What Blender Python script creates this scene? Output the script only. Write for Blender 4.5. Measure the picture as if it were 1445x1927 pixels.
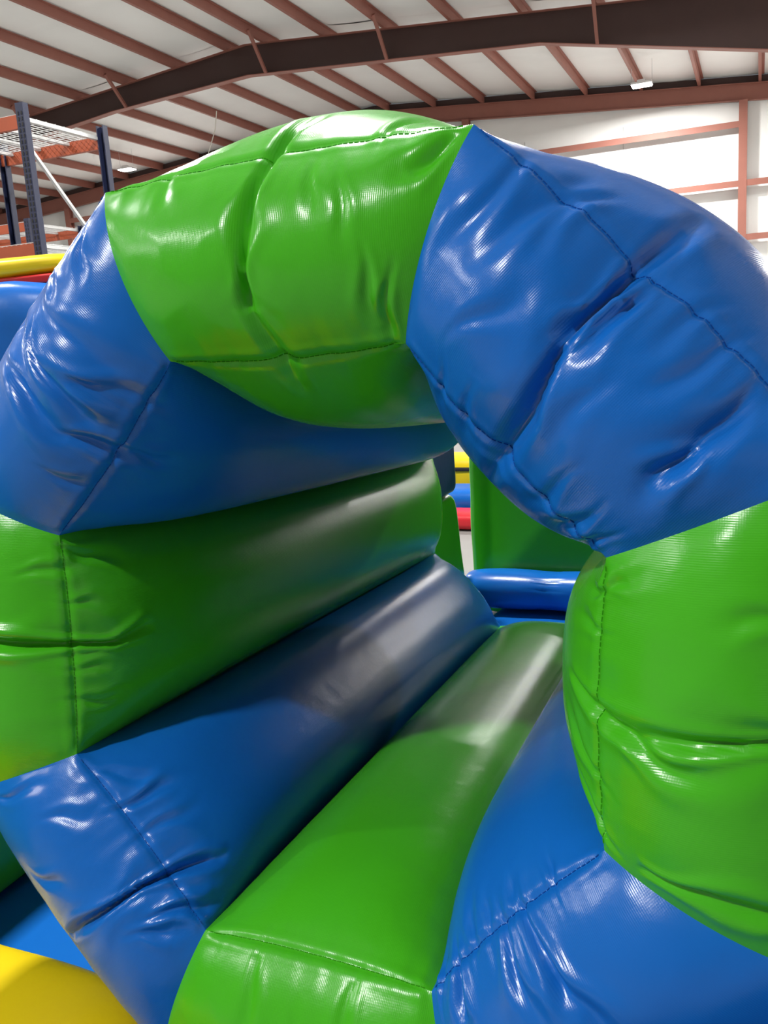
import bpy, math, random
import numpy as np
from mathutils import Matrix, Vector

for o in list(bpy.data.objects):
    bpy.data.objects.remove(o)
scene = bpy.context.scene
COL = scene.collection
CZ = 1.75                                   # eye height of the photographer

# ------------------------------------------------------------------ camera
def cam_axes(yaw, pitch, roll):
    c, s = math.cos, math.sin
    fwd = np.array([-s(yaw)*c(pitch), c(yaw)*c(pitch), -s(pitch)])
    right = np.array([c(yaw), s(yaw), 0.0])
    down = np.cross(fwd, right)
    return c(roll)*right + s(roll)*down, -s(roll)*right + c(roll)*down, fwd
cr, cd, cf = cam_axes(0.40727987, 0.19355484, 0.06660135)
cam_data = bpy.data.cameras.new('camera')
cam_data.sensor_fit = 'VERTICAL'
cam_data.sensor_height = 24.0
cam_data.lens = 1661.0/1927.0*24.0
cam_data.clip_start = 0.02
cam_data.clip_end = 200
cam = bpy.data.objects.new('camera', cam_data)
M = Matrix.Identity(4)
for i in range(3):
    M[i][0] = cr[i]; M[i][1] = -cd[i]; M[i][2] = -cf[i]
M[0][3], M[1][3], M[2][3] = 0, 0, CZ
cam.matrix_world = M
COL.objects.link(cam)
scene.camera = cam

# ------------------------------------------------------------------ world, exposure
world = bpy.data.worlds.new('world')
scene.world = world
world.use_nodes = True
world.node_tree.nodes['Background'].inputs[0].default_value = (0.75, 0.8, 0.85, 1)
world.node_tree.nodes['Background'].inputs[1].default_value = 0.3
scene.view_settings.view_transform = 'Standard'
scene.view_settings.look = 'None'
scene.view_settings.gamma = 1.0
scene.view_settings.use_curve_mapping = False
scene.view_settings.exposure = 0.12
LAMP_WATTS = 560.0

# ------------------------------------------------------------------ helpers
class MB:
    """collects simple solids into one mesh"""
    def __init__(self):
        self.v, self.f = [], []
    def add(self, vs, fs):
        n = len(self.v)
        self.v += [tuple(float(c) for c in v) for v in vs]
        self.f += [tuple(i+n for i in f) for f in fs]
        return self
    def box(self, c, s):
        x, y, z = c; a, b, d = s[0]/2, s[1]/2, s[2]/2
        vs = [(x+i*a, y+j*b, z+k*d) for i in (-1, 1) for j in (-1, 1) for k in (-1, 1)]
        return self.add(vs, [(0,1,3,2),(4,6,7,5),(0,4,5,1),(2,3,7,6),(0,2,6,4),(1,5,7,3)])
    def bar(self, p, q, w, h, up=(0, 0, 1)):
        p, q = Vector(p), Vector(q)
        d = (q-p).normalized(); u = Vector(up)
        r = d.cross(u)
        if r.length < 1e-5: r = d.cross(Vector((1, 0, 0)))
        r.normalize(); u = r.cross(d).normalized()
        vs = []
        for e in (p, q):
            for i, j in ((-1,-1),(1,-1),(1,1),(-1,1)):
                vs.append(e + r*(i*w/2) + u*(j*h/2))
        return self.add(vs, [(3,2,1,0),(4,5,6,7),(0,1,5,4),(1,2,6,5),(2,3,7,6),(3,0,4,7)])
    def prof(self, p, q, pts, up=(0, 0, 1)):
        """closed profile pts (side, up) swept from p to q"""
        p, q = Vector(p), Vector(q)
        d = (q-p).normalized(); u = Vector(up); r = d.cross(u).normalized(); u = r.cross(d)
        n = len(pts)
        vs = [e + r*a + u*b for e in (p, q) for a, b in pts]
        fs = [tuple(range(n)), tuple(range(2*n-1, n-1, -1))]
        fs += [(i, i+n, (i+1) % n+n, (i+1) % n) for i in range(n)]
        return self.add(vs, fs)
    def tube(self, pts, r, n=8):
        pts = [Vector(p) for p in pts]
        vs, fs = [], []
        for i, p in enumerate(pts):
            d = (pts[min(i+1, len(pts)-1)] - pts[max(i-1, 0)]).normalized()
            a = d.cross(Vector((0, 0, 1)))
            if a.length < 1e-4: a = d.cross(Vector((1, 0, 0)))
            a.normalize(); b = d.cross(a)
            rr = r[i] if hasattr(r, '__len__') else r
            for k in range(n):
                t = 2*math.pi*k/n
                vs.append(p + a*(rr*math.cos(t)) + b*(rr*math.sin(t)))
        for i in range(len(pts)-1):
            for k in range(n):
                fs.append((i*n+k, i*n+(k+1) % n, (i+1)*n+(k+1) % n, (i+1)*n+k))
        fs.append(tuple(range(n-1, -1, -1)))
        fs.append(tuple((len(pts)-1)*n+k for k in range(n)))
        return self.add(vs, fs)
    def build(self, name, m, parent=None, smooth=False):
        me = bpy.data.meshes.new(name)
        me.from_pydata(self.v, [], self.f)
        me.materials.append(m)
        if smooth:
            me.polygons.foreach_set('use_smooth', [True]*len(me.polygons))
        me.update()
        return link(name, me, parent)

def link(name, data, parent=None):
    o = bpy.data.objects.new(name, data)
    COL.objects.link(o)
    if parent is not None: o.parent = parent
    return o
def empty(name, loc=(0, 0, 0), parent=None):
    o = link(name, None, parent); o.location = loc; o.empty_display_size = 0.1
    return o
def tag(o, label=None, cat=None, group=None, kind=None):
    if label: o['label'] = label
    if cat: o['category'] = cat
    if group: o['group'] = group
    if kind: o['kind'] = kind
    return o
def np_mesh(name, V, F, mat, parent=None, smooth=True, uv=None):
    me = bpy.data.meshes.new(name)
    nf, k = F.shape
    me.vertices.add(len(V)); me.vertices.foreach_set('co', V.astype(np.float32).ravel())
    me.loops.add(nf*k); me.loops.foreach_set('vertex_index', F.astype(np.int32).ravel())
    me.polygons.add(nf)
    me.polygons.foreach_set('loop_start', np.arange(0, nf*k, k, dtype=np.int32))
    me.polygons.foreach_set('loop_total', np.full(nf, k, dtype=np.int32))
    if smooth: me.polygons.foreach_set('use_smooth', np.ones(nf, dtype=bool))
    if uv is not None:
        l = me.uv_layers.new(name='weave')
        l.data.foreach_set('uv', uv[F.ravel()].astype(np.float32).ravel())
    me.materials.append(mat)
    me.update(); me.validate()
    return link(name, me, parent)

# ------------------------------------------------------------------ materials
def base_mat(name):
    m = bpy.data.materials.new(name); m.use_nodes = True
    nt = m.node_tree
    return m, nt, nt.nodes['Principled BSDF']
def N(nt, t, **kw):
    n = nt.nodes.new(t)
    for k, v in kw.items():
        if k in n.inputs: n.inputs[k].default_value = v
        else: setattr(n, k, v)
    return n
def ramp_mix(nt, fac, a, b):
    mx = nt.nodes.new('ShaderNodeMix'); mx.data_type = 'RGBA'
    mx.inputs[6].default_value = (*a, 1); mx.inputs[7].default_value = (*b, 1)
    nt.links.new(fac, mx.inputs[0])
    return mx.outputs[2]
def plain(name, col, rough=0.5, metal=0.0, var=0.12, scale=8.0, bump=0.0, spec=0.5):
    m, nt, b = base_mat(name)
    tc = N(nt, 'ShaderNodeTexCoord')
    no = N(nt, 'ShaderNodeTexNoise', Scale=scale, Detail=5.0)
    nt.links.new(tc.outputs['Object'], no.inputs['Vector'])
    c1 = tuple(x*(1-var) for x in col); c2 = tuple(min(1, x*(1+var)) for x in col)
    nt.links.new(ramp_mix(nt, no.outputs['Fac'], c1, c2), b.inputs['Base Color'])
    b.inputs['Roughness'].default_value = rough
    b.inputs['Metallic'].default_value = metal
    b.inputs['Specular IOR Level'].default_value = spec
    if bump:
        bp = N(nt, 'ShaderNodeBump', Strength=bump, Distance=0.02)
        nt.links.new(no.outputs['Fac'], bp.inputs['Height'])
        nt.links.new(bp.outputs['Normal'], b.inputs['Normal'])
    return m
def vinyl(name, col, rough=0.26, weave=True):
    """coated vinyl tarpaulin: glossy, faint woven scrim and soft creases"""
    m, nt, b = base_mat(name)
    tc = N(nt, 'ShaderNodeTexCoord')
    no = N(nt, 'ShaderNodeTexNoise', Scale=3.0, Detail=3.0)
    nt.links.new(tc.outputs['Object'], no.inputs['Vector'])
    c1 = tuple(x*0.93 for x in col); c2 = tuple(min(1, x*1.07) for x in col)
    nt.links.new(ramp_mix(nt, no.outputs['Fac'], c1, c2), b.inputs['Base Color'])
    b.inputs['Roughness'].default_value = rough
    b.inputs['Specular IOR Level'].default_value = 0.38
    no2 = N(nt, 'ShaderNodeTexNoise', Scale=26.0, Detail=4.0, Roughness=0.55)
    nt.links.new(tc.outputs['Object'], no2.inputs['Vector'])
    b1 = N(nt, 'ShaderNodeBump', Strength=0.06, Distance=0.012)
    nt.links.new(no2.outputs['Fac'], b1.inputs['Height'])
    last = b1
    if weave:
        uv = N(nt, 'ShaderNodeUVMap'); uv.uv_map = 'weave'
        for d, st in (('X', 0.08), ('Y', 0.02)):
            w = N(nt, 'ShaderNodeTexWave', Scale=110.0, Distortion=0.6)
            w.bands_direction = d
            nt.links.new(uv.outputs['UV'], w.inputs['Vector'])
            bb = N(nt, 'ShaderNodeBump', Strength=st, Distance=0.001)
            nt.links.new(w.outputs['Fac'], bb.inputs['Height'])
            nt.links.new(last.outputs['Normal'], bb.inputs['Normal'])
            last = bb
    nt.links.new(last.outputs['Normal'], b.inputs['Normal'])
    return m
def emit(name, col, strength):
    m, nt, b = base_mat(name)
    b.inputs['Base Color'].default_value = (*col, 1)
    b.inputs['Emission Color'].default_value = (*col, 1)
    b.inputs['Emission Strength'].default_value = strength
    return m

GREEN = (0.058, 0.430, 0.012)
BLUE = (0.006, 0.130, 0.520)
m_green = vinyl('green vinyl', GREEN)
m_blue = vinyl('blue vinyl', BLUE)
m_green_p = vinyl('green vinyl plain', GREEN, weave=False)
m_blue_p = vinyl('blue vinyl plain', BLUE, weave=False)
m_yellow_p = vinyl('yellow vinyl', (0.86, 0.62, 0.005), 0.38, weave=False)
m_red_p = vinyl('red vinyl', (0.60, 0.02, 0.03), 0.3, weave=False)
m_navy_p = vinyl('navy vinyl', (0.03, 0.035, 0.13), 0.4, weave=False)
m_gthread = plain('green thread', (0.040, 0.30, 0.008), 0.9, spec=0.1)
m_bthread = plain('blue thread', (0.008, 0.080, 0.36), 0.9, spec=0.1)
m_steel = plain('red primer steel', (0.30, 0.115, 0.085), 0.55, var=0.10, scale=4)
m_rafter = plain('dark primer steel', (0.060, 0.030, 0.026), 0.6, var=0.12, scale=3)
m_insul = plain('white vinyl insulation', (0.88, 0.89, 0.87), 0.5, var=0.04, scale=1.3, bump=0.35)
m_deck = plain('metal roof deck', (0.55, 0.56, 0.55), 0.6)
m_sheet = plain('grey sheet metal', (0.22, 0.22, 0.22), 0.5)
m_conc = plain('concrete', (0.24, 0.236, 0.228), 0.6, var=0.15, scale=2)
m_rackblue = plain('navy rack paint', (0.014, 0.019, 0.055), 0.5)
m_orange = plain('orange rack paint', (0.36, 0.068, 0.022), 0.45)
m_galv = plain('galvanised wire', (0.62, 0.63, 0.63), 0.4, metal=0.3)
m_white = plain('white enamel', (0.8, 0.8, 0.8), 0.4)
m_black = plain('black webbing', (0.012, 0.012, 0.012), 0.7)
m_cord = plain('white cord', (0.8, 0.78, 0.7), 0.7)
m_lens = emit('lamp lens', (1.0, 0.97, 0.92), 28.0)

# ------------------------------------------------------------------ building shell
RX = -11.05                      # ridge line
XL, XR = -29.05, 6.95            # side walls
YF, YB = -11.0, 27.0             # wall behind the camera, end wall in view
BAY = 7.6
SL = 0.084
def roof(x, off=0.0):            # underside of the purlins
    return CZ + 6.87 - SL*abs(x-RX) + off

floor = MB().box(((XL+XR)/2, (YF+YB)/2, -0.1), (XR-XL+0.4, YB-YF+0.4, 0.2)).build('floor', m_conc)
tag(floor, 'grey concrete warehouse floor', kind='structure')

def gable_wall(name, y, th, label, mat=None):
    zl, zr, zc = roof(XL, .2), roof(XR, .2), roof(RX, .2)
    pts = [(XL, 0), (XR, 0), (XR, zr), (RX, zc), (XL, zl)]
    vs = [(x, y, z) for x, z in pts] + [(x, y+th, z) for x, z in pts]
    fs = [(0,1,2,3,4), (9,8,7,6,5)] + [(i, (i+1) % 5, (i+1) % 5+5, i+5) for i in range(5)]
    w = MB().add(vs, fs).build(name, mat or m_insul)
    return tag(w, label, kind='structure')
wall_back = gable_wall('wall_back', YB+0.02, 0.2, 'white insulated end wall of the warehouse')
wall_front = gable_wall('wall_front', YF-0.22, 0.2, 'grey sheet metal wall behind the photographer', m_sheet)
wl = MB().box((XL-0.1, (YF+YB)/2, roof(XL)/2), (0.2, YB-YF+.4, roof(XL)+.4)).build('wall_left', m_insul)
tag(wl, 'white insulated side wall beyond the racks', kind='structure')
wr = MB().box((XR+0.1, (YF+YB)/2, roof(XR)/2), (0.2, YB-YF+.4, roof(XR)+.4)).build('wall_right', m_insul)
tag(wr, 'white insulated side wall on the bright side', kind='structure')

mb = MB()
for xa, xb in ((XL-.2, RX), (RX, XR+.2)):
    za, zb = roof(xa, .27), roof(xb, .27)
    vs = [(xa, YF-.3, za), (xb, YF-.3, zb), (xb, YB+.3, zb), (xa, YB+.3, za)]
    vs += [(x, y, z+.05) for x, y, z in vs]
    mb.add(vs, [(3,2,1,0), (4,5,6,7), (0,1,5,4), (1,2,6,5), (2,3,7,6), (3,0,4,7)])
ceiling = mb.build('ceiling', m_deck)
tag(ceiling, 'sloping warehouse roof lined with white insulation', kind='structure')

# purlins: red oxide Z sections, 1.5 m apart
purl_x = []
k = 0
while RX + 0.5 + 1.5*k < XR: purl_x.append(RX+0.5+1.5*k); k += 1
k = 0
while RX - 0.5 - 1.5*k > XL: purl_x.append(RX-0.5-1.5*k); k += 1
purl_x.sort()
zsec = [(-.07, 0), (.004, 0), (.004, .192), (.07, .192), (.07, .2), (-.004, .2), (-.004, .008), (-.07, .008)]
zs = MB().prof((0, YF, 0), (0, YB-.02, 0), zsec)
pme = bpy.data.meshes.new('purlin'); pme.from_pydata(zs.v, [], zs.f); pme.materials.append(m_steel)
for x in purl_x:
    o = link('purlin', pme, ceiling); o.location = (x, 0, roof(x))

# insulation blankets sagging between the purlins, one per bay and strip
rng = np.random.RandomState(4)
edges = sorted(purl_x + [XL, XR, RX])
for i in range(len(edges)-1):
    xa, xb = edges[i], edges[i+1]
    if xb-xa < .05: continue
    for b in range(5):
        y0 = YB - BAY*(b+1); y1 = YB - BAY*b
        nx, ny = 9, 61
        U, W = np.meshgrid(np.linspace(0, 1, nx), np.linspace(0, 1, ny), indexing='ij')
        X = xa+(xb-xa)*U; Y = y0+(y1-y0)*W
        sag = (0.035+0.015*rng.rand())*(4*U*(1-U))*(0.75+0.25*np.sin(W*9+rng.rand()*6))
        seam = 0.035*np.exp(-((W-0.5-.06*rng.rand())/.022)**2)
        Z = CZ+6.87-SL*np.abs(X-RX)+.225-sag*(0.4 if xb-xa < .8 else 1)+seam*4*U*(1-U)
        V = np.stack([X, Y, Z], -1).reshape(-1, 3)
        idx = np.arange(nx*ny).reshape(nx, ny)
        F = np.stack([idx[:-1, :-1], idx[:-1, 1:], idx[1:, 1:], idx[1:, :-1]], -1).reshape(-1, 4)
        np_mesh('insulation_panel', V, F, m_insul, ceiling)

# main frame rafters (dark tapered I-beams) with flange braces
def rafter(y, end=False):
    root = empty('rafter', (0, y, 0), ceiling)
    if end:
        xs = [XL, RX, XR]; dep = [.42, .42, .42]
    else:
        xs = [XL, -20.0, -15.0, RX, -4.2, 0.2, XR]
        dep = [1.05, .62, .52, .66, .60, 1.13, 1.75]
    top = [roof(x) - (0.012 if not end else 0.02) for x in xs]
    bot = [t-d for t, d in zip(top, dep)]
    w = 0.02
    n = len(xs)
    vs = [(x, -w/2, z) for x, z in zip(xs, top)] + [(x, -w/2, z) for x, z in zip(xs, bot)]
    vs += [(x, w/2, z) for x, z in zip(xs, top)] + [(x, w/2, z) for x, z in zip(xs, bot)]
    fs = []
    for i in range(n-1):
        fs += [(i, n+i, n+i+1, i+1), (2*n+i, 2*n+i+1, 3*n+i+1, 3*n+i)]
    MB().add(vs, fs).build('web', m_rafter if not end else m_steel, root)
    for nm, zz in (('flange', bot), ('flange', top)):
        f = MB()
        for i in range(n-1):
            f.bar((xs[i], 0, zz[i]), (xs[i+1], 0, zz[i+1]), .2 if not end else .14, .016)
        f.build(nm, m_steel, root)
    return xs, bot
for b in range(0, 5):
    y = YB - BAY*b
    xs, bot = rafter(y-0.12 if b == 0 else y, end=(b == 0))
    if b in (1, 2):
        for x in (-17.55, -14.55, -10.55, -7.55, -3.05):
            zb = float(np.interp(x, xs, bot))
            mbr = MB().bar((x, y-.09, zb+.01), (x+.03, y-.80, roof(x)+.06), .065, .065)
            mbr.build('flange_brace', m_steel, ceiling)

# end wall framing: wind columns and girts
for x in (-8.1, -0.48, -15.7, -23.3):
    c = MB(); z = roof(x)-.44
    c.box((x, YB-.26, z/2), (.21, .015, z)); c.box((x, YB-.06, z/2), (.21, .015, z)); c.box((x, YB-.16, z/2), (.015, .2, z))
    c.build('column', m_steel, wall_back)
cols = [XL, -23.3, -15.7, -8.1, -0.48, XR]
for z in (0.75, 2.25, 3.80, 5.20, 6.70):
    for a, b in zip(cols[:-1], cols[1:]):
        if z > min(roof(a), roof(b))-.5: continue
        g = MB().prof((a+.1, YB-.15, z), (b-.1, YB-.15, z), [(-.1, -.04), (.1, -.04), (.1, .04), (.092, .04), (.092, -.032), (-.1, -.032)])
        g.bar((a+.1, YB-.25, z+.0), (b-.1, YB-.25, z+.0), .012, .16)
        g.build('girt', m_steel, wall_back)
# blanket joints on the end wall
for x in (-6.4, -3.6, 0.9, -10.5):
    MB().box((x, YB+.012, 3.6), (.02, .016, 7.0)).build('blanket_joint', m_deck, wall_back)

# shade in the gap between end rafter and roof sheet, as a dark strip
for xa, xb in ((XL, RX), (RX, XR)):
    MB().bar((xa, YB-.03, roof(xa, .10)), (xb, YB-.03, roof(xb, .10)), .03, .17).build('gap_shade_strip', m_rafter, wall_back)

# ------------------------------------------------------------------ high bay lamps
def lamp(x, y, label):
    z = roof(x)-.42
    root = empty('high_bay_lamp', (x, y, z))
    tag(root, label, 'lamp', 'high bay lamps under the roof')
    h = MB().box((0, 0, .05), (.5, .36, .05)); h.box((0, 0, .10), (.2, .3, .06))
    h.build('housing', m_white, root)
    MB().box((0, 0, .012), (.46, .32, .024)).build('lens', m_lens, root)
    for d in (-.25, .25): MB().tube([(d, 0, .07), (d, 0, .62)], .004, 5).build('suspension_wire', m_galv, root)
    ld = bpy.data.lights.new('high_bay_light', 'AREA')
    ld.shape = 'RECTANGLE'; ld.size = .46; ld.size_y = .32
    ld.energy = LAMP_WATTS; ld.color = (1.0, 0.98, 0.945); ld.spread = math.radians(175)
    lo = link('light', ld, root); lo.location = (0, 0, -.004)
LAMPS = [(x, y) for y in (24.5, 14.3, 5.0) for x in (-18.7, -10.75, -2.8, 5.1) if (x, y) not in ((-10.75, 24.5), (5.1, 5.0))]
LAMPS += [(-18.7, -4.0), (-10.75, -4.0), (-2.8, -4.0)]
if True:
    for x, y in LAMPS:
        if (x, y) == (-18.7, 24.5): lab = 'glowing high bay lamp beyond the pallet rack'
        elif (x, y) == (-2.8, 24.5): lab = 'high bay lamp against the roof before the end wall'
        elif (x, y) == (-10.75, 14.3): lab = 'high bay lamp at the upper edge above the rafter'
        else: lab = 'rectangular high bay lamp out of view under the roof'
        lamp(x, y, lab)

# ------------------------------------------------------------------ the inflatable tunnel
C0 = np.array([-0.6673, 1.1534, 1.096-1.6+CZ])
RT = np.array([0.99837, -0.05652, 0.00806]); UP = np.array([-0.00352, 0.08007, 0.99678]); AX = np.array([0.05698, 0.99519, -0.07974])
LEN = 2.128
AX2 = AX - 0.08206*RT + 0.00717*UP
IC = np.array([[-0.2088, 0.4934], [0.2105, 0.4953], [0.4883, 0.2007], [0.4825, -0.2053], [0.2169, -0.4867], [-0.2138, -0.4911], [-0.4872, -0.209], [-0.4863, 0.2005]])
OC = np.array([[-0.3201, 0.7728], [0.3201, 0.7728], [0.7728, 0.3201], [0.7728, -0.3201], [0.3201, -0.7728], [-0.3201, -0.7728], [-0.7728, -0.3201], [-0.7728, 0.3201]])
TH = 0.285                                    # radial thickness of the ring
BED = 0.20                                    # top of the bed the tunnel stands on

# creases: (u1, t1, u2, t2, depth mm, half width mm, ridge mm); u runs round the panel, t from inner to outer seam
FOLDS = {
 0: [(.855,.40,.911,.10,5,9,3),
     (.93,.30,.95,.0,6,8,3), (.99,.93,.90,.80,14,12,5), (.653,.9,.69,.62,3,9,2), (.742,.8,.80,.5,3,8,2), (.2,1.0,.24,.8,3,10,2), (.52,1.0,.55,1.4,12,14,4), (.8,1.0,.84,1.3,5,10,3)],
 1: [(.80,1.1,.84,.35,9,26,3), (.22,1.2,.10,.3,7,26,2), (.50,.97,.515,.66,9,9,7), (.783,.95,.841,.6,10,14,4), (.83,.65,.86,.4,14,11,8), (.134,1.03,.075,.48,6,14,3), (.293,1.15,.167,.6,7,14,3), (.217,.3,.335,.62,4,12,2),
     (.284,1.02,.276,.77,5,10,3), (.62,1.1,.60,.8,5,10,3), (.70,1.05,.68,.7,6,10,3), (.60,.55,.62,.2,4,14,2), (.72,.2,.70,-.1,4,10,2), (.84,.15,.82,-.15,5,10,3), (.93,.1,.9,-.2,5,8,2), (.2,.1,.24,-.12,3,8,2), (.33,.12,.36,-.12,3,8,2)],
 2: [(.555,.13,.60,.45,13,12,7), 
     (.245,.8,.228,.55,5,10,3), (.465,.9,.482,.6,6,10,3), (.103,.02,.09,.13,4,7,2), (.12,.0,.13,-.15,5,7,2), (.24,.0,.23,-.2,4,8,2), (.75,.0,.6,-.25,5,8,3), (.93,.02,.78,-.28,9,8,6)],
 3: [(.40,-.02,.43,.394,11,9,8), (.528,0,.53,.297,9,9,8), (.814,-.02,.811,.199,11,9,8), (.39,.25,.398,.62,14,16,5), (.44,0,.44,-.14,5,7,3), (.6,0,.58,-.15,4,7,2), (.7,0,.68,-.18,4,8,2), (.25,.02,.24,-.12,4,6,3), (.93,.05,.9,-.1,6,7,3)],
 4: [(.3,.05,.32,.4,4,12,2), (.7,.05,.68,.4,4,12,2), (.5,.3,.52,.9,8,14,3)],
 5: [(.947,.61,.93,.299,6,8,3), (.66,-.03,.60,-.30,7,9,5), (.20,.12,.06,-.12,11,9,7), (.22,.25,.12,.12,7,9,5),
     (.641,.62,.563,.469,6,9,3), (.5,-.02,.45,-.3,4,8,3), (.8,.3,.7,.1,3,10,2), (.85,-.05,.7,-.2,4,9,2)],
 6: [(.95,.0,.85,-.35,6,10,4), (.815,.162,.86,-.05,5,9,3), (.4,.0,.38,-.2,4,9,2), (.25,0,.22,-.25,4,10,2), (.7,0,.68,-.15,4,8,2)],
 7: [(.55,1.0,.53,.1,10,26,5), (.72,.8,.80,.0,7,20,4), (.64,.75,.578,.208,15,10,9), (.485,.80,.481,.194,9,12,7), (.647,.547,.712,.0,9,10,6), (.481,.20,.55,-.06,9,12,6), (.683,.362,.80,-.03,9,11,4), (.55,-.05,.56,-.25,7,10,4), (.9,.9,.88,.7,6,8,3), (.75,.95,.76,.75,5,8,3), (.3,.98,.3,.75,4,9,3), (.3,.2,.32,.0,4,10,2)],
}
# long creases running through several points: ([(u, t), ...], depth mm, half width mm, ridge mm)
LONG = {
 0: [([(.515,1.5), (.512,.98), (.489,.525), (.466,.23), (.518,-.01), (.53,-.2)], 12, 11, 4), ([(.500,.9), (.486,.5), (.468,.22)], 17, 16, 3), ([(.505,1.2), (.48,.4), (.51,-.1)], 7, 34, 0)],
 1: [([(.45,1.6), (.457,1.28), (.459,.99), (.472,.55), (.521,.25), (.516,-.04), (.52,-.35)], 13, 12, 6), ([(.455,1.3), (.462,.95), (.472,.55), (.51,.25), (.516,-.1)], 18, 38, 3), ([(.473,1.0), (.462,.8), (.446,.571)], 13, 8, 8)],
 2: [([(.49,1.4), (.502,.70), (.529,.314), (.528,.087), (.50,-.05), (.44,-.25)], 14, 10, 6), ([(.49,1.2), (.51,.6), (.53,.2)], 8, 28, 3), ([(.947,.18), (.903,.474), (.885,.75), (.88,1.1)], 10, 12, 6)],
 5: [([(.43,.75), (.42,.58), (.344,.115), (.27,-.08), (.17,-.34)], 19, 8, 9), ([(.42,.7), (.34,.1), (.22,-.25)], 7, 24, 4)],
 6: [([(.54,.9), (.535,.40), (.512,.0), (.485,-.22), (.54,-.50)], 17, 10, 10), ([(.54,.8), (.50,-.25)], 7, 26, 3)],
}
def polyline_fold(A, B, pts, dep, w, rid):
    pts = [np.array(p) for p in pts]
    Ls = [np.linalg.norm(b-a) for a, b in zip(pts[:-1], pts[1:])]; tot = sum(Ls)
    best = np.full(A.shape, 1e9); sd = np.zeros_like(A); ll = np.zeros_like(A); acc = 0
    for a, b, L in zip(pts[:-1], pts[1:], Ls):
        d = (b-a)/L
        l = np.clip((A-a[0])*d[0]+(B-a[1])*d[1], 0, L)
        ex = A-a[0]-l*d[0]; ey = B-a[1]-l*d[1]
        dist = np.hypot(ex, ey); sg = np.sign(ey*d[0]-ex*d[1])
        m = dist < best
        best = np.where(m, dist, best); sd = np.where(m, sg*dist, sd); ll = np.where(m, (acc+l)/tot, ll); acc += L
    ww = w*.001*(0.75+0.35*np.sin(ll*9+dep))
    env = np.clip(np.sin(math.pi*np.clip(ll, 0, 1)), 0, 1)**.45
    return env*(-dep*np.exp(-(np.abs(sd)/ww)**1.6) + rid*np.exp(-((sd-2.0*ww)/(1.2*ww))**2) + .7*rid*np.exp(-((sd+2.0*ww)/(1.2*ww))**2))*.001
def smooth01(x):
    x = np.clip(x, 0, 1); return x*x*(3-2*x)
def hump(a):                                   # flat-topped pillow across a panel
    q = np.clip(4*a*(1-a), 0, 1)
    return 1-(1-q)**1.7
def waves(A, B, rs, n, lo, hi):
    out = np.zeros_like(A)
    for _ in range(n):
        th = rs.rand()*math.pi*2; k = lo*(hi/lo)**rs.rand(); ph = rs.rand()*6.28
        out += np.sin(k*(A*math.cos(th)+B*math.sin(th))+ph)*(lo/k)**.7
    return out/math.sqrt(n)
def dense(n, both=True):
    x = np.linspace(0, 1, n)
    return x - 0.11*np.sin(2*math.pi*x) if both else x**1.45

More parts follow.
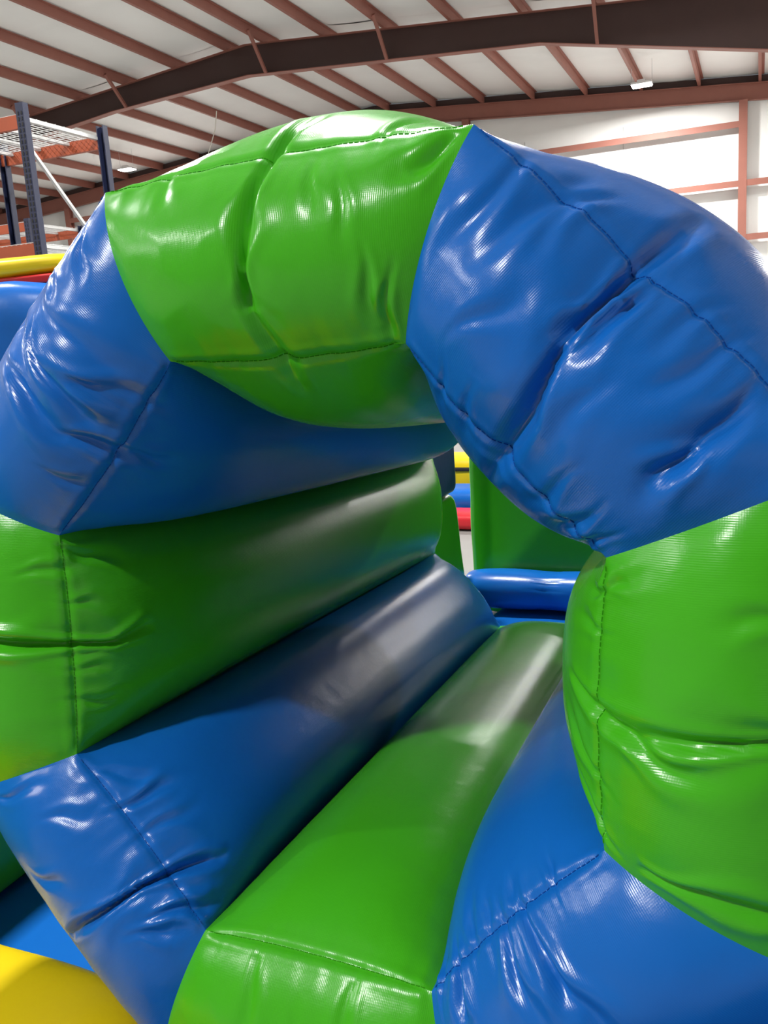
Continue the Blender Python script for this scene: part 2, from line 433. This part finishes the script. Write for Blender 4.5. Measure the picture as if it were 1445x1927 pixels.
def panel_surface(k):
    rs = np.random.RandomState(40+k)
    a, b = k, (k+1) % 8
    nu = 121
    u = np.linspace(0, 1, nu); u = u - 0.06*np.sin(2*math.pi*u)
    yi = dense(84, False)*LEN/2
    yin = np.concatenate([(LEN-yi)[:-1:4], yi[::-1]])          # far -> near
    tf = dense(112)[1:]
    yo = np.concatenate([(dense(50, False)*LEN/2)[1:], (LEN-dense(14, False)*LEN/2)[::-1][1:]])
    tb = dense(24)[1:-1][::-1]
    y = np.concatenate([yin, np.zeros_like(tf), yo, np.full_like(tb, LEN)])
    t = np.concatenate([np.zeros_like(yin), tf, np.ones_like(yo), tb])
    reg = np.concatenate([np.zeros_like(yin), np.ones_like(tf), np.full_like(yo, 2), np.full_like(tb, 3)])
    tau = np.where(reg == 0, -y/TH, np.where(reg == 1, t, np.where(reg == 2, 1+y/TH, 30+t)))
    U, T = np.meshgrid(u, t, indexing='ij'); Yd = np.meshgrid(u, y, indexing='ij')[1]
    TAU = np.meshgrid(u, tau, indexing='ij')[1]; RG = np.meshgrid(u, reg, indexing='ij')[1]
    Ia, Ib, Oa, Ob = IC[a], IC[b], OC[a], OC[b]
    pin = Ia+(Ib-Ia)*U[..., None]; pout = Oa+(Ob-Oa)*U[..., None]
    ds = Ib-Ia; wi = np.linalg.norm(ds); nin = np.array([-ds[1], ds[0]])/wi
    if nin @ (Ia+Ib) > 0: nin = -nin                           # towards the axis
    wo = np.linalg.norm(Ob-Oa)
    nout = -nin
    P2 = pin*(1-T[..., None]) + pout*T[..., None]
    yy = np.minimum(Yd, LEN-Yd)
    H1 = hump(U); q = np.clip(4*U*(1-U), 0, 1)
    arc = q**0.85
    arci = 0.15*arc + 0.85*H1
    gi = 0.010*arc + {0: 0.123, 4: 0.076}.get(k, 0.098)*arci*(1-np.exp(-yy/0.105))
    go = 0.010*arc + 0.150*arc*(1-np.exp(-yy/0.150))
    P2 = P2 + np.where((RG == 0)[..., None], nin*gi[..., None], 0) + np.where((RG == 2)[..., None], nout*go[..., None], 0)
    edge = np.where((RG == 1) | (RG == 3), 0.010*arc, 0)
    P2 = P2 + (nin*((1-T)*edge)[..., None]) + (nout*(T*edge)[..., None])
    fb = (0.042+0.040*H1)*np.clip(4*T*(1-T), 0, 1)**0.92      # the joins bow forward too
    off = np.where(RG == 1, -fb, np.where(RG == 3, fb, 0.0))
    P = C0 + P2[..., :1]*RT + P2[..., 1:]*UP + Yd[..., None]*AX2 + off[..., None]*AX
    # unfolded fabric coordinates in metres
    wid = wi + (wo-wi)*np.clip(TAU, 0, 1)
    A = (U-.5)*wid; B = TAU*TH
    E = smooth01(np.minimum(U, 1-U)/0.055)
    D = np.zeros_like(U)
    D += 0.0009*waves(A, B, rs, 10, 18, 60)
    cr = waves(A, B, rs, 9, 30, 95)
    D += 0.0013*(1-np.abs(cr))*smooth01((waves(A, B, rs, 5, 9, 16)+.3))
    for t0 in (0.0, 1.0):                                      # gathers along the seams
        dist = np.abs(B-t0*TH)
        g = waves(A*1.0, np.zeros_like(A), rs, 9, 70, 260)
        D += 0.0013*g*np.exp(-dist/0.04)
        D -= 0.0030*np.exp(-(dist/0.004)**2) - 0.0010*np.exp(-((dist-.011)/0.006)**2)
    for side in (0, 1):                                        # gathers along the radial joins
        dist = np.where(side == 0, U, 1-U)*wid
        g = waves(B, np.zeros_like(A), rs, 9, 50, 170)
        D += 0.0020*g*np.exp(-dist/0.05)
    near = np.where(RG == 3, 0.3, np.where(RG == 0, 0.25+0.75*np.exp(-Yd/0.16), 1.0))
    D *= near
    for (u1, t1, u2, t2, dep, w, rid) in FOLDS[k]:
        w1 = wi+(wo-wi)*min(max(t1, 0), 1); w2 = wi+(wo-wi)*min(max(t2, 0), 1)
        p = np.array([(u1-.5)*w1, t1*TH]); e = np.array([(u2-.5)*w2, t2*TH])
        d = e-p; L = np.linalg.norm(d); d /= L; n = np.array([-d[1], d[0]])
        l = ((A-p[0])*d[0]+(B-p[1])*d[1])/L
        bend = 0.05*L*np.sin(l*5+u1*20)
        s = (A-p[0])*n[0]+(B-p[1])*n[1]+bend
        lc = np.clip(l, 0, 1)
        over = np.abs(l-lc)*L
        prof = (0.35+0.65*np.sin(math.pi*lc)**.7)*np.exp(-(over/0.022)**2)
        ww = w*.001*(0.55+0.75*lc)
        D += prof*(-dep*np.exp(-(s/ww)**2) + rid*np.exp(-((s-2.0*ww)/(1.1*ww))**2) + 0.6*rid*np.exp(-((s+2.1*ww)/(1.2*ww))**2))*.001
    for pts, dep, w, rid in LONG.get(k, []):
        q2 = [((uu-.5)*(wi+(wo-wi)*min(max(tt, 0), 1)), tt*TH) for uu, tt in pts]
        D += polyline_fold(A, B, q2, dep, w, rid)
    D *= E
    Pu = np.gradient(P, axis=0); Pv = np.gradient(P, axis=1)
    Nn = np.cross(Pu, Pv); Nn /= np.maximum(np.linalg.norm(Nn, axis=-1, keepdims=True), 1e-9)
    j = int(np.argmin(np.abs(t-.5)+10*(reg != 1)))
    if Nn[nu//2, j] @ AX > 0: Nn = -Nn
    P = P + Nn*D[..., None]
    P[..., 2] = np.maximum(P[..., 2], BED+0.002)
    return P, A, B, Nn, reg, t, y

tunnel = empty('inflatable_tunnel', (float(C0[0]), float(C0[1])+1.0, BED))
tag(tunnel, 'eight-sided inflatable crawl tunnel of alternating green and blue vinyl panels', 'inflatable')
TO = np.array([float(C0[0]), float(C0[1])+1.0, BED])
names = ['green panel across the top with a deep upright crease', 'blue panel at the upper right with long diagonal folds', 'green panel on the near right side', 'blue panel at the lower right',
         'green panel forming the tunnel floor', 'blue panel at the lower left with a sharp crease', 'green panel on the left side', 'blue panel at the upper left']
for k in range(8):
    P, A, B, Nn, reg, t, y = panel_surface(k)
    nu, nv = P.shape[:2]
    idx = np.arange(nu*nv).reshape(nu, nv)
    nx = np.roll(idx, -1, axis=1)
    F = np.stack([idx[:-1], idx[1:], nx[1:], nx[:-1]], -1).reshape(-1, 4)
    V = (P-TO).reshape(-1, 3)
    # outward winding
    c = nu//2; j = int(np.argmin(np.abs(t-.5)+10*(reg != 1)))
    e1 = P[c+1, j]-P[c, j]; e2 = P[c, j+1]-P[c, j]
    if np.cross(e1, e2) @ Nn[c, j] < 0: F = F[:, ::-1]
    uv = np.stack([A, B], -1).reshape(-1, 2)
    pan = np_mesh('panel', V, F, m_green if k % 2 == 0 else m_blue, tunnel, uv=uv)
    pan['label'] = names[k]
    # seam stitching: short thread dashes along the inner and outer front seams
    for cond in (int(np.where((reg == 0))[0][-1]), int(np.where((reg == 1))[0][-1])):
        line = P[:, cond]; nn = Nn[:, cond]
        seg = np.r_[0, np.cumsum(np.linalg.norm(np.diff(line, axis=0), axis=1))]
        mb = MB(); s = 0.012
        while s < seg[-1]-.014:
            pt = [np.array([np.interp(q, seg, line[:, i]) for i in range(3)]) for q in (s, s+.0062)]
            no = np.array([np.interp(s, seg, nn[:, i]) for i in range(3)])
            mb.bar(tuple(pt[0]+no*.0006-TO), tuple(pt[1]+no*.0006-TO),   .0013, .0013, up=tuple(no))
            s += .0088
        st = mb.build('seam_stitching', m_gthread if k % 2 == 0 else m_bthread, pan)
        st['kind'] = 'stuff'

# ------------------------------------------------------------------ puffy solids for the neighbouring inflatables
def puffy(name, c, s, mat, parent=None, n=26, p=5.0, rz=0.0, wr=0.006, seed=1, chambers=0, taper=0.0, pb=None):
    """inflated block: superellipsoid with soft creases"""
    rs = np.random.RandomState(seed)
    vs, fs = [], []
    g = np.linspace(-1, 1, n)
    Vs = []; Fs = []; base = 0
    for ax in range(3):
        for sg in (-1, 1):
            a, b = np.meshgrid(g, g, indexing='ij')
            q = np.zeros((n, n, 3)); q[..., ax] = sg; q[..., (ax+1) % 3] = a; q[..., (ax+2) % 3] = b
            if pb: r = (np.abs(q[..., :1])**p + (np.abs(q[..., 1:])**pb).sum(-1, keepdims=True)**(p/pb))**(1/p)
            else: r = (np.abs(q)**p).sum(-1, keepdims=True)**(1/p)
            q = q/r
            idx = np.arange(n*n).reshape(n, n)+base
            f = np.stack([idx[:-1, :-1], idx[1:, :-1], idx[1:, 1:], idx[:-1, 1:]], -1).reshape(-1, 4)
            if sg < 0: f = f[:, ::-1]
            Vs.append(q.reshape(-1, 3)); Fs.append(f); base += n*n
    V = np.concatenate(Vs); F = np.concatenate(Fs)
    S = np.array(s)/2
    Wd = V*S
    d = waves(Wd[:, 0]+Wd[:, 2]*.6, Wd[:, 1]-Wd[:, 2]*.5, rs, 8, 9, 40)
    Wd = Wd*(1+(wr*d/np.mean(S))[:, None])
    if chambers:
        ch = np.abs(np.sin(math.pi*chambers*(V[:, 0]*.5+.5)))**.5
        Wd[:, 1:] *= (0.86+0.14*ch)[:, None]
    Wd[:, 0] -= taper*(V[:, 2]*.5+.5)*(V[:, 0] > 0)
    # weld the six patches
    key = {}; remap = np.zeros(len(Wd), int); out = []
    for i, vv in enumerate(np.round(V, 5)):
        kx = tuple(vv+0.0)
        if kx not in key: key[kx] = len(out); out.append(Wd[i])
        remap[i] = key[kx]
    out = np.array(out); F = remap[F]
    o = np_mesh(name, out, F, mat, parent)
    o.location = c; o.rotation_euler = (0, 0, rz)
    return o

# bed beneath the tunnel
bed = puffy('inflatable_bed', (-1.2, 2.55, BED/2), (4.2, 4.3, BED), m_blue_p, p=14, wr=.0015, seed=3)
tag(bed, 'low blue inflatable floor mattress beneath the tunnel', 'inflatable')

# yellow bumper in the lower left corner
yb = puffy('inflatable_bumper', (-1.515, .84, BED+.142), (.93, .99, .27), m_yellow_p, p=3.6, rz=0, wr=.004, seed=8)
tag(yb, 'yellow inflatable bumper in the lower left corner', 'inflatable')

# green side wall low at the left, behind the ring
gw = puffy('inflatable_barrier', (-2.25, 2.05, BED+.557), (.52, 3.5, 1.1), m_green_p, p=8, wr=.004, seed=12)
tag(gw, 'dark green inflatable side wall behind the ring at the lower left', 'inflatable')

# beyond the far mouth of the tunnel
def part_of(root, o, loc):
    o.parent = root; o.location = Vector(loc)-root.location; return o
gb = puffy('inflatable_barrier', (-0.645, 4.78, .725), (1.62, .5, 1.04), m_green_p, p=14, wr=.003, seed=15)
tag(gb, 'bright green inflatable wall seen through the far end of the tunnel', 'inflatable')
lm = puffy('inflatable_mattress', (-0.52, 3.98, .253), (1.5, 1.05, .095), m_blue_p, p=10, wr=.002, seed=16)
tag(lm, 'thin blue inflatable mattress at the far mouth of the tunnel', 'inflatable')
bt = puffy('inflatable_bolster', (-0.53, 4.38, .412), (1.80, .26, .205), m_blue_p, p=12, pb=2.3, wr=.003, seed=17, chambers=4)
tag(bt, 'round blue inflatable bolster at the foot of the bright green wall', 'inflatable')
dg = puffy('inflatable_pillar', (-1.71, 4.1, .57), (.62, .5, .74), m_green_p, p=14, wr=.003, seed=19, taper=.05)
tag(dg, 'dark green inflatable pillar left of the gap beyond the tunnel', 'inflatable')
nv_ = puffy('inflatable_block', (-1.735, 4.1, 1.212), (.60, .44, .54), m_navy_p, p=14, wr=.002, seed=21)
tag(nv_, 'navy inflatable block on top of the dark green pillar', 'inflatable')

# heap of other inflatables further back, seen through the gap
ty = puffy('inflatable_arch', (-2.8, 8.75, .26), (1.6, .6, .52), m_yellow_p, p=5, wr=.006, seed=23)
tag(ty, 'yellow inflatable with a black strap seen through the narrow gap', 'inflatable')
st = puffy('strap', (0, 0, 0), (1.62, .63, .05), m_black, p=6, wr=0, n=14)
part_of(ty, st, (-2.8, 8.75, .40))
tb_ = puffy('inflatable_cushion', (-2.6, 8.1, .15), (1.2, .5, .30), m_blue_p, p=3, wr=.012, seed=25)
tag(tb_, 'crumpled blue inflatable cushion lying in the narrow gap', 'inflatable')
tr_ = puffy('inflatable_cushion', (-2.5, 7.6, .08), (1.1, .4, .16), m_red_p, p=3.5, wr=.006, seed=27)
tag(tr_, 'red inflatable cushion low down in the narrow gap', 'inflatable')

# big blue slide wall at the left, yellow roll on top
sw = empty('inflatable_slide', (-6.1, 5.3, 0))
tag(sw, 'tall blue inflatable wall with a yellow roll on top at the left edge', 'inflatable')
o = puffy('wall_panel', (0, 0, 0), (3.0, .7, 2.34), m_blue_p, p=7, wr=.012, seed=31, n=40); part_of(sw, o, (-5.85, 5.3, 1.17))
o = puffy('red_band', (0, 0, 0), (3.0, .46, .08), m_red_p, p=6, wr=.004, seed=33); part_of(sw, o, (-5.85, 5.3, 2.33))
o = puffy('top_roll', (0, 0, 0), (3.06, .5, .17), m_yellow_p, p=3.0, wr=.012, seed=35, n=44); part_of(sw, o, (-5.85, 5.3, 2.435))

# ------------------------------------------------------------------ pallet racks
def rack(x0, x1, y0, y1, top, levels, label, posts=True, mid=None):
    root = empty('pallet_rack', ((x0+x1)/2, (y0+y1)/2, 0))
    tag(root, label, 'rack', 'pallet racks')
    L = Vector(root.location)
    def put(mb, nm, m):
        mb.v = [tuple(Vector(v)-L) for v in mb.v]
        return mb.build(nm, m, root)
    for x, y in [(x0, y0), (x0, y1), (x1, y0), (x1, y1)] + (mid or []):
        if True:
            sgn = 1 if y == y0 else -1
            prof = [(-.045, -.035), (.045, -.035), (.045, .035), (.033, .035), (.033, -.023), (-.033, -.023), (-.033, .035), (-.045, .035)]
            mb = MB()
            pts = [(x+a, y+sgn*b, z) for z in (0.0, top) for a, b in prof]
            n = len(prof)
            mb.add(pts, [tuple(range(n)), tuple(range(2*n-1, n-1, -1))]+[(i, (i+1) % n, (i+1) % n+n, i+n) for i in range(n)])
            up = put(mb, 'upright', m_rackblue)
            # punched slots down the face
            sl = MB(); z = .3
            while z < top-.05:
                for a in (-.02, .02): sl.box((x+a-L.x, y-sgn*.0365-L.y, z), (.012, .004, .03))
                z += .05
            so = sl.build('slots', m_black, up); so['kind'] = 'stuff'
    for x in (x0, x1):
        z = .3; flip = False
        while z+1.15 < top:
            a, b = ((y0, y1) if flip else (y1, y0))
            put(MB().bar((x, a, z), (x, b, z+1.12), .03, .03), 'brace', m_galv)
            z += 1.16
    for z in levels:
        for y, s in ((y0, -1), (y1, 1)):
            put(MB().box(((x0+x1)/2, y+s*.01, z-.06), (abs(x1-x0)-.09, .045, .12)), 'beam', m_orange)
        w = MB()
        xa, xb = min(x0, x1)+.06, max(x0, x1)-.06
        nx = int((xb-xa)/.06)
        for i in range(nx+1):
            x = xa+(xb-xa)*i/nx
            w.bar((x, y0, z+.006), (x, y1, z+.006), .006, .006)
        for i in range(10):
            y = y0+(y1-y0)*i/9
            w.bar((xa, y, z+.012), (xb, y, z+.012), .006, .006)
        for i in range(7):
            x = xa+(xb-xa)*i/6
            w.bar((x, y0, z-.02), (x, y1, z-.02), .045, .03)
        wd = put(w, 'wire_deck', m_galv)
    return root
rack(-6.29, -8.75, 6.80, 7.90, CZ+2.34, (CZ+2.24, CZ+1.10), 'navy and orange pallet rack with bare wire decks, nearest the left edge', mid=[(-7.65, 7.90)])
rack(-9.6, -12.2, 10.2, 11.3, CZ+2.0, (CZ+1.95, CZ+1.2), 'lower pallet rack with orange beams standing behind the tall one')

# cord hanging from the roof
cord = MB().tube([(-14.25, 23.0, roof(-14.25)+.02), (-14.35, 23.0, 7.9), (-14.7, 23.0, 7.2), (-14.8, 23.0, 6.2)], .014, 5).build('hanging_cord', m_cord)
tag(cord, 'thin white cord hanging from the roof above the green panel', 'cord')
